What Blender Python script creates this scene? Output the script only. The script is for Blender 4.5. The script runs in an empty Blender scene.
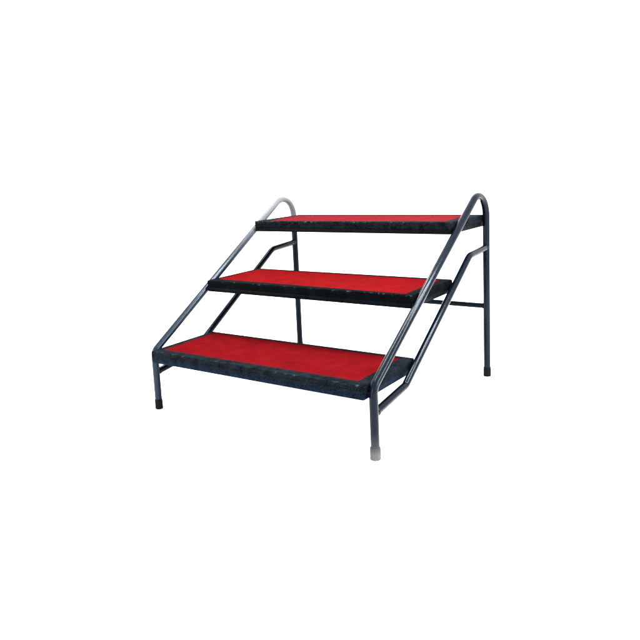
import bpy, bmesh, math, random
from mathutils import Vector, Matrix
random.seed(4)
S = bpy.context.scene
COL = S.collection
K = 0.8                      # overall scale of the fitted model (width 1.5 -> 1.2 m)
W = 1.5 * K
D = .5547 * K
T = .0716 * K
TREADS = [(0.0, .3847 * K), (.5314 * K, .7366 * K), (1.0639 * K, 1.0824 * K)]
OFF = .0243 * K
R_MAIN = .0222 * K
R_BR = .0203 * K

# ------------------------------------------------------------------ materials
def new_mat(name):
    m = bpy.data.materials.new(name); m.use_nodes = True
    nt = m.node_tree
    return m, nt, nt.nodes['Principled BSDF']

def N(nt, kind, **kw):
    n = nt.nodes.new(kind)
    for k, v in kw.items():
        if k in n.inputs: n.inputs[k].default_value = v
        else: setattr(n, k, v)
    return n

def ramp(nt, src, stops):
    r = nt.nodes.new('ShaderNodeValToRGB')
    e = r.color_ramp.elements
    while len(e) < len(stops): e.new(.5)
    for el, (p, c) in zip(e, stops):
        el.position = p; el.color = (*c, 1)
    nt.links.new(src, r.inputs[0])
    return r

def bump(nt, bs, src, strength, dist):
    b = N(nt, 'ShaderNodeBump'); b.inputs['Strength'].default_value = strength
    b.inputs['Distance'].default_value = dist
    nt.links.new(src, b.inputs['Height']); nt.links.new(b.outputs[0], bs.inputs['Normal'])

def objcoord(nt): return nt.nodes.new('ShaderNodeTexCoord').outputs['Object']

def paint(name, stops, scale=70, rough=.3, spec=.5, metal=0., bstr=.15, coat=0.):
    m, nt, bs = new_mat(name)
    co = objcoord(nt)
    n = N(nt, 'ShaderNodeTexNoise', Scale=scale, Detail=5., Roughness=.6)
    nt.links.new(co, n.inputs['Vector'])
    r = ramp(nt, n.outputs[0], stops)
    nt.links.new(r.outputs[0], bs.inputs['Base Color'])
    n2 = N(nt, 'ShaderNodeTexNoise', Scale=scale * 2.3, Detail=3.)
    nt.links.new(co, n2.inputs['Vector'])
    mr = N(nt, 'ShaderNodeMapRange'); nt.links.new(n.outputs[0], mr.inputs[0])
    mr.inputs[3].default_value = rough * .75; mr.inputs[4].default_value = rough * 1.3
    nt.links.new(mr.outputs[0], bs.inputs['Roughness'])
    bs.inputs['Metallic'].default_value = metal
    bs.inputs['Specular IOR Level'].default_value = spec
    bs.inputs['Coat Weight'].default_value = coat
    bs.inputs['Specular Tint'].default_value = (.7, .85, 1, 1)
    bump(nt, bs, n2.outputs[0], bstr, .0012)
    return m, nt, bs, r, co

M = {}
M['tube'] = paint('dark_blue_tube_paint', [(.35, (0.0006, 0.0014, 0.003)), (.65, (0.0012, 0.0027, 0.0058))], 60, .15, .09, .0, .04)[0]
M['rear'] = paint('dark_tube_paint', [(.3, (0.00056, 0.00126, 0.0021)), (.7, (0.0016, 0.0038, 0.0058))], 60, .25, .06, .0)[0]

# left handrail: fade-out into the white backdrop painted on the raised end loop
m, nt, bs, r, co = paint('fade_out_tube_paint', [(.35, (0.0021, 0.0049, 0.0098)), (.65, (0.0034, 0.0068, 0.0130))], 60, .2, .15, .0, .03)
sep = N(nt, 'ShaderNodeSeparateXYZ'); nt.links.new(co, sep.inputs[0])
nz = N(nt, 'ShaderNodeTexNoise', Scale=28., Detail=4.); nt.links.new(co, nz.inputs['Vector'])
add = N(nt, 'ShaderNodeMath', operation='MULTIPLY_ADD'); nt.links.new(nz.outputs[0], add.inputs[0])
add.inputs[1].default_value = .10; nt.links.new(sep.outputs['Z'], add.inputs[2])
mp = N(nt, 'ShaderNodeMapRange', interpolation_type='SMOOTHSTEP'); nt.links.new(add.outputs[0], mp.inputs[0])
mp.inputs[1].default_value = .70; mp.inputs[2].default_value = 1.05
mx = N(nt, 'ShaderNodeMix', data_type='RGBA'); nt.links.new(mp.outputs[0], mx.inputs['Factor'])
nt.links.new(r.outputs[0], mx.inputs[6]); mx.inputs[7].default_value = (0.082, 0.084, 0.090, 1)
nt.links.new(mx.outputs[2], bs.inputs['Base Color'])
M['left_fade'] = m

# front right leg: grey blend into the white ground painted in towards the foot
m, nt, bs, r, co = paint('fade_out_leg_paint', [(.35, (0.0006, 0.0014, 0.003)), (.65, (0.0012, 0.0027, 0.0058))], 60, .15, .09, .0, .04)
sep = N(nt, 'ShaderNodeSeparateXYZ'); nt.links.new(co, sep.inputs[0])
nz = N(nt, 'ShaderNodeTexNoise', Scale=60., Detail=4.); nt.links.new(co, nz.inputs['Vector'])
add = N(nt, 'ShaderNodeMath', operation='MULTIPLY_ADD'); nt.links.new(nz.outputs[0], add.inputs[0])
add.inputs[1].default_value = .03; nt.links.new(sep.outputs['Z'], add.inputs[2])
mp = N(nt, 'ShaderNodeMapRange', interpolation_type='SMOOTHSTEP'); nt.links.new(add.outputs[0], mp.inputs[0])
mp.inputs[1].default_value = .145; mp.inputs[2].default_value = .03
mp.inputs[3].default_value = 0; mp.inputs[4].default_value = 1
mx = N(nt, 'ShaderNodeMix', data_type='RGBA'); nt.links.new(mp.outputs[0], mx.inputs['Factor'])
nt.links.new(r.outputs[0], mx.inputs[6]); mx.inputs[7].default_value = (0.026, 0.026, 0.026, 1)
nt.links.new(mx.outputs[2], bs.inputs['Base Color'])
M['leg_fade'] = m

M['rubber'] = paint('black_rubber', [(.3, (0.0010, 0.0013, 0.0016)), (.7, (0.003, 0.0036, 0.0042))], 90, .6, .04)[0]
m, nt, bs, r, co = paint('fade_out_rubber', [(.3, (.058, .058, .057)), (.7, (.080, .080, .079))], 90, .7, .05)  # foot paling into the white ground, painted into its colour
sep = N(nt, 'ShaderNodeSeparateXYZ'); nt.links.new(co, sep.inputs[0])
mp = N(nt, 'ShaderNodeMapRange', interpolation_type='SMOOTHSTEP'); nt.links.new(sep.outputs['Z'], mp.inputs[0])
mp.inputs[1].default_value = .012; mp.inputs[2].default_value = .062
mx = N(nt, 'ShaderNodeMix', data_type='RGBA'); nt.links.new(mp.outputs[0], mx.inputs['Factor'])
nt.links.new(r.outputs[0], mx.inputs[6]); mx.inputs[7].default_value = (.024, .024, .024, 1)
nt.links.new(mx.outputs[2], bs.inputs['Base Color'])
M['fade_out_rubber'] = m
M['bolt'] = paint('bolt_steel', [(.3, (0.245, 0.231, 0.231)), (.7, (0.35, 0.336, 0.336))], 90, .3, .5, .9)[0]
M['board'] = paint('black_board', [(.3, (0.0028, 0.0035, 0.0042)), (.7, (0.0084, 0.0091, 0.0105))], 40, .7, .2)[0]

def trim_mat(name, dark, light, hi=.60, edge=None):
    m, nt, bs = new_mat(name)
    co = objcoord(nt)
    v = N(nt, 'ShaderNodeTexNoise', Scale=150., Detail=3., Roughness=.7); nt.links.new(co, v.inputs['Vector'])
    w = N(nt, 'ShaderNodeTexNoise', Scale=22., Detail=3.); nt.links.new(co, w.inputs['Vector'])
    a = N(nt, 'ShaderNodeMath', operation='MULTIPLY_ADD'); nt.links.new(w.outputs[0], a.inputs[0])
    a.inputs[1].default_value = .5; nt.links.new(v.outputs[0], a.inputs[2])
    a2 = N(nt, 'ShaderNodeMath', operation='MULTIPLY'); nt.links.new(a.outputs[0], a2.inputs[0]); a2.inputs[1].default_value = .667
    r = ramp(nt, a2.outputs[0], [(.40, dark), (hi, light)])
    nt.links.new(r.outputs[0], bs.inputs['Base Color'])
    bs.inputs['Roughness'].default_value = .75
    bs.inputs['Specular IOR Level'].default_value = .01
    bump(nt, bs, v.outputs[0], .35, .002)
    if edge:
        # edge highlight painted in together with scuffs, in patches along the front top
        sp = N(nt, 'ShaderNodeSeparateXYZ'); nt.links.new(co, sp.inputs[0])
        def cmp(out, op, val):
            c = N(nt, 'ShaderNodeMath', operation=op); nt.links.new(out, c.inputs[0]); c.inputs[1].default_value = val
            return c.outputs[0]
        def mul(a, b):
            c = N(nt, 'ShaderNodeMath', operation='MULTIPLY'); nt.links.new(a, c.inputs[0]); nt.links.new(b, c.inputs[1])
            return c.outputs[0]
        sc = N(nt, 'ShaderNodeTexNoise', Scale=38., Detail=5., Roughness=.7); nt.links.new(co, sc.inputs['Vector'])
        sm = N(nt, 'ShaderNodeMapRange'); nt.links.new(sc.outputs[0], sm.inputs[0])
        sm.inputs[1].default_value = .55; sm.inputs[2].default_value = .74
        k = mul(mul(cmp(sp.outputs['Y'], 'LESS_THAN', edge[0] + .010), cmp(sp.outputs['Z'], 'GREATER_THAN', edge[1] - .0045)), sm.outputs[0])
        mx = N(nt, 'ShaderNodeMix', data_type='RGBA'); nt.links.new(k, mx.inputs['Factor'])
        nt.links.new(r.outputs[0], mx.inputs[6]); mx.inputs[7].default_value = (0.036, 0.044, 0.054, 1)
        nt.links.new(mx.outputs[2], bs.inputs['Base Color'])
    return m
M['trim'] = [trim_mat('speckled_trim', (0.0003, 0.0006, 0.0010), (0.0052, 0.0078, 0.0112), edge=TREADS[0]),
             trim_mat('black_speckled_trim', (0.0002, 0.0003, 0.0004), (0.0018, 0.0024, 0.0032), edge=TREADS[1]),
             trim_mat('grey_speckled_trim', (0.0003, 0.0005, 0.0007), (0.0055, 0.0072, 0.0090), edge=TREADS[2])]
M['angle'] = [trim_mat('blue_angle_steel', (0.0004, 0.0012, 0.0034), (0.0032, 0.0078, 0.0165)),
              trim_mat('black_angle_steel', (0.0003, 0.0005, 0.0008), (0.0020, 0.0032, 0.0042)),
              trim_mat('dark_angle_steel', (0.00042, 0.0007, 0.00091), (0.0028, 0.0042, 0.0049))]
for mm in M['angle']:
    mm.node_tree.nodes['Principled BSDF'].inputs['Roughness'].default_value = .35

def carpet_mat(name, c0, c1):
    m, nt, bs = new_mat(name)
    co = objcoord(nt)
    a = N(nt, 'ShaderNodeTexNoise', Scale=14., Detail=6., Roughness=.65); nt.links.new(co, a.inputs['Vector'])
    f = N(nt, 'ShaderNodeTexNoise', Scale=260., Detail=3.); nt.links.new(co, f.inputs['Vector'])
    mm = N(nt, 'ShaderNodeMath', operation='MULTIPLY_ADD'); nt.links.new(f.outputs[0], mm.inputs[0])
    mm.inputs[1].default_value = .9; nt.links.new(a.outputs[0], mm.inputs[2])
    h = N(nt, 'ShaderNodeMath', operation='MULTIPLY'); nt.links.new(mm.outputs[0], h.inputs[0]); h.inputs[1].default_value = .526
    r = ramp(nt, h.outputs[0], [(.36, c0), (.64, c1)])
    nt.links.new(r.outputs[0], bs.inputs['Base Color'])
    bs.inputs['Roughness'].default_value = .95
    bs.inputs['Specular IOR Level'].default_value = 0
    bump(nt, bs, f.outputs[0], .8, .003)
    return m
M['carpet'] = [carpet_mat('red_carpet', (0.048, 0.0015, 0.0023), (0.085, 0.0026, 0.0037)),
               carpet_mat('bright_red_carpet', (0.062, 0.0020, 0.0024), (0.097, 0.0031, 0.0038)),
               carpet_mat('hazed_red_carpet', (0.060, 0.0045, 0.0058), (0.092, 0.0078, 0.0095))]  # top carpet: pale haze mixed into its red

# ------------------------------------------------------------------ mesh helpers
def link(name, bm, mat, parent=None, smooth=True):
    bmesh.ops.recalc_face_normals(bm, faces=bm.faces[:])
    me = bpy.data.meshes.new(name); bm.to_mesh(me); bm.free()
    if smooth:
        for p in me.polygons: p.use_smooth = True
        me.set_sharp_from_angle(angle=math.radians(35))
    me.materials.append(mat)
    o = bpy.data.objects.new(name, me); COL.objects.link(o)
    if parent: o.parent = parent
    return o

def fillet(pts, rad):
    """polyline of Vectors with rounded interior corners"""
    out = [pts[0]]
    for i in range(1, len(pts) - 1):
        P, A, B = pts[i], pts[i - 1], pts[i + 1]
        u = (A - P).normalized(); v = (B - P).normalized()
        half = u.angle(v) / 2
        r = rad[i - 1]
        t = r / math.tan(half)
        C = P + (u + v).normalized() * (r / math.sin(half))
        s = P + u * t - C; e = P + v * t - C
        ang = s.angle(e); ax = s.cross(e).normalized()
        n = max(6, int(ang / math.radians(5)))
        for k in range(n + 1):
            out.append(C + Matrix.Rotation(ang * k / n, 3, ax) @ s)
    out.append(pts[-1])
    return out

def tube(bm, path, r, seg=24, cap=True):
    rings = []
    for i, p in enumerate(path):
        if i == 0: t = path[1] - path[0]
        elif i == len(path) - 1: t = path[-1] - path[-2]
        else: t = (path[i] - path[i - 1]).normalized() + (path[i + 1] - path[i]).normalized()
        t.normalize()
        a = Vector((1, 0, 0))
        if abs(t.x) > .9: a = Vector((0, 0, 1))
        a = (a - t * a.dot(t)).normalized(); b = t.cross(a)
        rings.append([bm.verts.new(p + (a * math.cos(q) + b * math.sin(q)) * r)
                      for q in [2 * math.pi * k / seg for k in range(seg)]])
    for A, B in zip(rings, rings[1:]):
        for k in range(seg):
            bm.faces.new((A[k], A[(k + 1) % seg], B[(k + 1) % seg], B[k]))
    if cap:
        bm.faces.new(rings[0][::-1]); bm.faces.new(rings[-1])

def weld(bm, p, d, r, seed=0):
    """lumpy weld bead round a tube of radius r at p, tube direction d"""
    rnd = random.Random(seed); d = d.normalized()
    a = Vector((1, 0, 0)) if abs(d.x) < .9 else Vector((0, 0, 1))
    a = (a - d * a.dot(d)).normalized(); b = d.cross(a)
    rings = []
    for i in range(28):
        q = 2 * math.pi * i / 28; m = .0020 + rnd.random() * .0009
        o = a * math.cos(q) + b * math.sin(q)
        rings.append([bm.verts.new(p + o * (r + m * math.cos(w)) + d * (m * 1.3 * math.sin(w))) for w in [2 * math.pi * k / 8 for k in range(8)]])
    for i in range(28):
        A, B = rings[i], rings[(i + 1) % 28]
        for k in range(8): bm.faces.new((A[k], A[(k + 1) % 8], B[(k + 1) % 8], B[k]))

def lathe(bm, x, y, prof, seg=28):
    rings = []
    for r, z in prof:
        rings.append([bm.verts.new((x + r * math.cos(2 * math.pi * k / seg), y + r * math.sin(2 * math.pi * k / seg), z)) for k in range(seg)])
    for A, B in zip(rings, rings[1:]):
        for k in range(seg):
            bm.faces.new((A[k], A[(k + 1) % seg], B[(k + 1) % seg], B[k]))
    bm.faces.new(rings[0][::-1]); bm.faces.new(rings[-1])

def loops(bm, corner_loops, sub=1, cap_first=False, cap_last=False):
    """bridge successive rectangular loops; corner_loops = list of 4-corner lists"""
    R = []
    for c in corner_loops:
        R.append([bm.verts.new(p) for p in c])
    n = len(R[0])
    for A, B in zip(R, R[1:]):
        for k in range(n):
            bm.faces.new((A[k], A[(k + 1) % n], B[(k + 1) % n], B[k]))
    if cap_first: bm.faces.new(R[0])
    if cap_last: bm.faces.new(R[-1])

def rect(ins, z, y0, cr=.006):
    """outline of a tread inset by ins, small chamfered corners (8 points)"""
    x0, x1, a, b = ins, W - ins, y0 + ins, y0 + D - ins
    c = max(cr - ins * .5, .0008)
    return [(x0 + c, a, z), (x1 - c, a, z), (x1, a + c, z), (x1, b - c, z), (x1 - c, b, z), (x0 + c, b, z), (x0, b - c, z), (x0, a + c, z)]

def quad8(q, z, c=.0012):
    """same topology for an arbitrary 4-corner outline (FL, FR, BR, BL)"""
    FL, FR, BR, BL = [Vector((x, y, z)) for x, y in q]
    out = []
    def cut(P, Q): return P + (Q - P).normalized() * c
    return [cut(FL, FR), cut(FR, FL), cut(FR, BR), cut(BR, FR), cut(BR, BL), cut(BL, BR), cut(BL, FL), cut(FL, BL)]

# ------------------------------------------------------------------ the steps
riser = bpy.data.objects.new('step_riser', None); COL.objects.link(riser)
riser['label'] = 'three-tier portable step riser with red carpet treads and dark steel tube frame'
riser['category'] = 'step riser'

INNER = [  # carpet corners in fitted units relative to the tread front (FL, FR, BR, BL)
    [(.052, .066), (1.430, .068), (1.426, .516), (.040, .524)],
    [(.034, .078), (1.442, .040), (1.432, .510), (.026, .532)],
    [(.110, .046), (1.432, .072), (1.400, .508), (.020, .500)]]
names = ['lowest tread in deeper red, its front trim speckled blue-grey',
         'middle tread in bright red with nearly black trim',
         'top tread in slightly hazed red with greyish trim']
for i, (y0, z) in enumerate(TREADS):
    q = [(x * K, y0 + y * K) for x, y in INNER[i]]
    # hidden plywood panel is the tread itself
    bm = bmesh.new()
    loops(bm, [rect(.012, z - .006, y0), rect(.012, z - T + .014, y0)], cap_first=True, cap_last=True)
    tread = link('tread', bm, M['board'], riser, False)
    tread['label'] = names[i]
    # carpet: pad with a rounded edge
    bm = bmesh.new()
    def grow(q, g):
        cx = sum(p[0] for p in q) / 4; cy = sum(p[1] for p in q) / 4
        return [(x + math.copysign(g, x - cx), y + math.copysign(g, y - cy)) for x, y in q]
    loops(bm, [quad8(grow(q, .004), z - .007), quad8(grow(q, .001), z - .0018), quad8(grow(q, -.002), z - .0004), quad8(grow(q, -.006), z)], cap_last=True, cap_first=True)
    link('carpet', bm, M['carpet'][i], tread)
    # edge trim: rolled cap all round, skirt with a groove
    bm = bmesh.new()
    g1, g2 = z - T * .56, z - T * .60
    loops(bm, [quad8(grow(q, .0012), z - .0065), quad8(grow(q, .0014), z + .0002), quad8(grow(q, .0040), z + .0018),
               rect(.0060, z + .0018, y0), rect(.0022, z + .0008, y0), rect(.0004, z - .0020, y0), rect(0, z - .005, y0),
               rect(0, z - T * .28, y0), rect(.0014, z - T * .30, y0), rect(.0014, z - T * .34, y0), rect(0, z - T * .36, y0),
               rect(0, g1, y0), rect(.0010, g2, y0), rect(.011, g2, y0)])
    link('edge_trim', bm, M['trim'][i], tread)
    # angle-steel frame below the trim
    bm = bmesh.new()
    loops(bm, [rect(.0105, g2 - .0006, y0), rect(.0030, g2 - .0010, y0), rect(.0022, g2 - .003, y0), rect(.0012, z - T + .004, y0), rect(.0028, z - T, y0),
               rect(.030, z - T, y0), rect(.030, z - T + .003, y0), rect(.0115, z - T + .003, y0)])
    fr = link('frame', bm, M['angle'][i], tread)
    # two cross battens under the deck
    for bx in (.33, .67):
        bm = bmesh.new()
        x0, x1 = W * bx - .018, W * bx + .018
        za, zb = z - T + .0135, z - T + .0032
        P = lambda zz, e=0: [(x0 + e, y0 + .0125, zz), (x1 - e, y0 + .0125, zz), (x1 - e, y0 + D - .0125, zz), (x0 + e, y0 + D - .0125, zz)]
        loops(bm, [P(za), P(zb + .002), P(zb, .002)], cap_first=True, cap_last=True)
        link('batten', bm, M['board'], tread, False)

V = lambda x, y, z: Vector((x * K, y * K, z * K))
YF, YR = .0522, 1.58
S0 = .3687; SL = (1.088 - .3687) / (1.2005 - .0522)
ztop = S0 + SL * (YR - YF)

def bolt(x, y, z, axis=1, r=.0055, parent=None, mat='bolt'):
    """domed bolt head on a washer, pointing along +x * axis"""
    bm = bmesh.new()
    prof = [(r * 1.5, 0), (r * 1.5, .0012), (r, .0016), (r * .95, .0035), (r * .6, .0050), (r * .2, .0055)]
    rings = []
    for rr, h in prof:
        rings.append([bm.verts.new((x + axis * h, y + rr * math.cos(a), z + rr * math.sin(a))) for a in [2 * math.pi * k / 16 for k in range(16)]])
    for A, B in zip(rings, rings[1:]):
        for k in range(16): bm.faces.new((A[k], A[(k + 1) % 16], B[(k + 1) % 16], B[k]))
    bm.faces.new(rings[-1]); bm.faces.new(rings[0][::-1])
    return link('bolt', bm, M[mat], parent)

for side, x in ((-1, -OFF / K), (1, 1.5 + OFF / K)):
    right = side == 1
    X = x * K
    # handrail: front bend, slope, end loop
    path = fillet([V(x, YF, .300), V(x, YF, S0), V(x, YR, ztop), V(x, YR, 1.02)], [.055 * K, .137 * K])
    bm = bmesh.new(); tube(bm, path, R_MAIN, cap=False)
    hr = link('handrail', bm, M['tube'] if right else M['left_fade'], riser)
    if not right: hr['label'] = 'far handrail, white fade-out painted into its top loop'
    for nm, y, zt, r_f in (('leg', YF, .300, .0275 if right else .0245), ('leg', YR, 1.02, .0250)):
        bm = bmesh.new()
        tube(bm, [V(x, y, .035), V(x, y, zt)], R_MAIN, cap=False)
        front = y == YF
        mat = M['leg_fade'] if front and right else (M['left_fade'] if front else (M['tube'] if right else M['rear']))
        lg = link('leg', bm, mat, riser)
        if front and right: lg['label'] = 'near front leg, pale fade-out painted into its lower end and foot'
        bm = bmesh.new()
        rf, h = r_f * K, .066 * K
        lathe(bm, X, y * K, [(rf * .80, 0), (rf * .93, .0012), (rf, .005), (rf * .985, h * .55), (rf * .96, h - .005), (rf * .90, h - .0012), (R_MAIN * .98, h)])
        link('rubber_foot', bm, M['fade_out_rubber'] if (front and right) else M['rubber'], lg)
    # lower brace: foot of the front leg, long slope, back to the rear leg
    path = fillet([V(x, YF, .236), V(x, .3894, .2814), V(x, 1.2901, .8546), V(x, YR, .8747)], [.045 * K, .105 * K])
    bm = bmesh.new(); tube(bm, path, R_BR, cap=False)
    for a, b, sd in ((path[0], path[1], 1), (path[-1], path[-2], 2)):
        u = (b - a).normalized(); weld(bm, a + u * (R_MAIN * 1.12), u, R_BR, sd)
    br = link('brace', bm, M['tube'], riser)
    # weld plates fixing each tread to the tubes, with bolts
    xi = side * 1
    for (py, pz, n) in ((TREADS[0][0] + D - .020, TREADS[0][1] - .030, 0), (TREADS[1][0] + D - .022, TREADS[1][1] - .034, 1), (TREADS[2][0] + .045, TREADS[2][1] - .040, 2)):
        face = (W if right else 0)
        bm = bmesh.new()
        x0, x1 = face + xi * .0004, face + xi * .0034
        pts = [(py - .020, pz - .014), (py + .016, pz - .014), (py + .020, pz - .008), (py + .020, pz + .010), (py + .014, pz + .015), (py - .020, pz + .015)]
        A = [bm.verts.new((x0, a, b)) for a, b in pts]; B = [bm.verts.new((x1, a, b)) for a, b in pts]
        bm.faces.new(A); bm.faces.new(B[::-1])
        for k in range(6): bm.faces.new((A[k], A[(k + 1) % 6], B[(k + 1) % 6], B[k]))
        pl = link('bracket', bm, M['rear'], riser, False)
        bolt(x1, py - .008, pz, xi, .0048, pl)

bm = bmesh.new(); tube(bm, [V(-OFF / K, YR, .481), V(1.5 + OFF / K, YR, .481)], .0168 * K, cap=False)
for xx, dd in ((-OFF, 1), (W + OFF, -1)):
    weld(bm, Vector((xx + dd * R_MAIN * 1.02, YR * K, .481 * K)), Vector((1, 0, 0)), .0168 * K, 5)
link('crossbar', bm, M['rear'], riser)

# ------------------------------------------------------------------ setting
m, nt, bs = new_mat('white_floor')
n = N(nt, 'ShaderNodeTexNoise', Scale=3., Detail=3.); nt.links.new(objcoord(nt), n.inputs['Vector'])
r = ramp(nt, n.outputs[0], [(0., (.90, .90, .90)), (1., (.92, .92, .92))])
nt.links.new(r.outputs[0], bs.inputs['Base Color'])
bs.inputs['Roughness'].default_value = 1.; bs.inputs['Specular IOR Level'].default_value = 0.
bm = bmesh.new()
bmesh.ops.create_circle(bm, cap_ends=True, segments=64, radius=60)
fl = link('floor', bm, m, None, False)
fl['kind'] = 'structure'

w = bpy.data.worlds.new('World'); S.world = w; w.use_nodes = True
bg = w.node_tree.nodes['Background']
bg.inputs[0].default_value = (1, 1, 1, 1); bg.inputs[1].default_value = 3.0

def area(name, loc, target, size, power, col=(1, 1, 1), sy=None):
    l = bpy.data.lights.new(name, 'AREA'); l.energy = power; l.color = col
    l.shape = 'RECTANGLE'; l.size = size; l.size_y = sy or size
    o = bpy.data.objects.new(name, l); COL.objects.link(o); o.location = loc
    o.rotation_euler = (Vector(target) - Vector(loc)).to_track_quat('-Z', 'Y').to_euler()
    o['kind'] = 'structure'
    return o
ctr = (.6, .6, .45)
area('added_fill', (-.9, -1.0, .85), (.1, .3, .5), .7, 34)  # added unseen light, brightens the left tread fronts
area('added_fill', (.9, -3.2, .8), (.7, .5, 0), 1.4, 50)  # added unseen fill, whitens the floor below the treads
area('added_fill', (2.9, .3, .9), (.9, .5, .05), 1.2, 24)  # added unseen side fill for the floor
area('added_streak_strip', (1.55, .9, 2.9), (1.22, .8, .5), .06, 210, sy=4.2)  # unseen overhead strips, added to draw bright streaks on the tubes
area('added_streak_strip', (2.9, .9, 2.3), (1.22, .8, .5), .06, 190, sy=4.2)
area('added_streak_strip', (-.1, .9, 2.9), (0, .8, .5), .06, 95, sy=4.2)

# ------------------------------------------------------------------ camera
f, cx, cy, rx, ry, rz = 687.8223, 298.242, 274.499, .1538, -.05, .63
right_ = Vector((math.cos(rz), math.sin(rz), 0)); fw0 = Vector((-math.sin(rz), math.cos(rz), 0)); up0 = Vector((0, 0, 1))
fw = fw0 * math.cos(rx) - up0 * math.sin(rx); up = up0 * math.cos(rx) + fw0 * math.sin(rx)
r2 = right_ * math.cos(ry) + up * math.sin(ry); u2 = up * math.cos(ry) - right_ * math.sin(ry)
cam = bpy.data.cameras.new('camera'); co = bpy.data.objects.new('camera', cam); COL.objects.link(co)
Mx = Matrix((r2, u2, -fw)).transposed().to_4x4(); Mx.translation = Vector((3.1558, -2.7597, 1.4478)) * K
co.matrix_world = Mx
cam.sensor_width = 36; cam.lens = f / 640 * 36
cam.shift_x = (320 - cx) / 640; cam.shift_y = (cy - 320) / 640
cam.clip_end = 300; cam.clip_start = .05
S.camera = co
S.view_settings.view_transform = 'Standard'; S.view_settings.look = 'None'; S.view_settings.gamma = 1; S.view_settings.exposure = 0
S.render.resolution_x = S.render.resolution_y = 1024
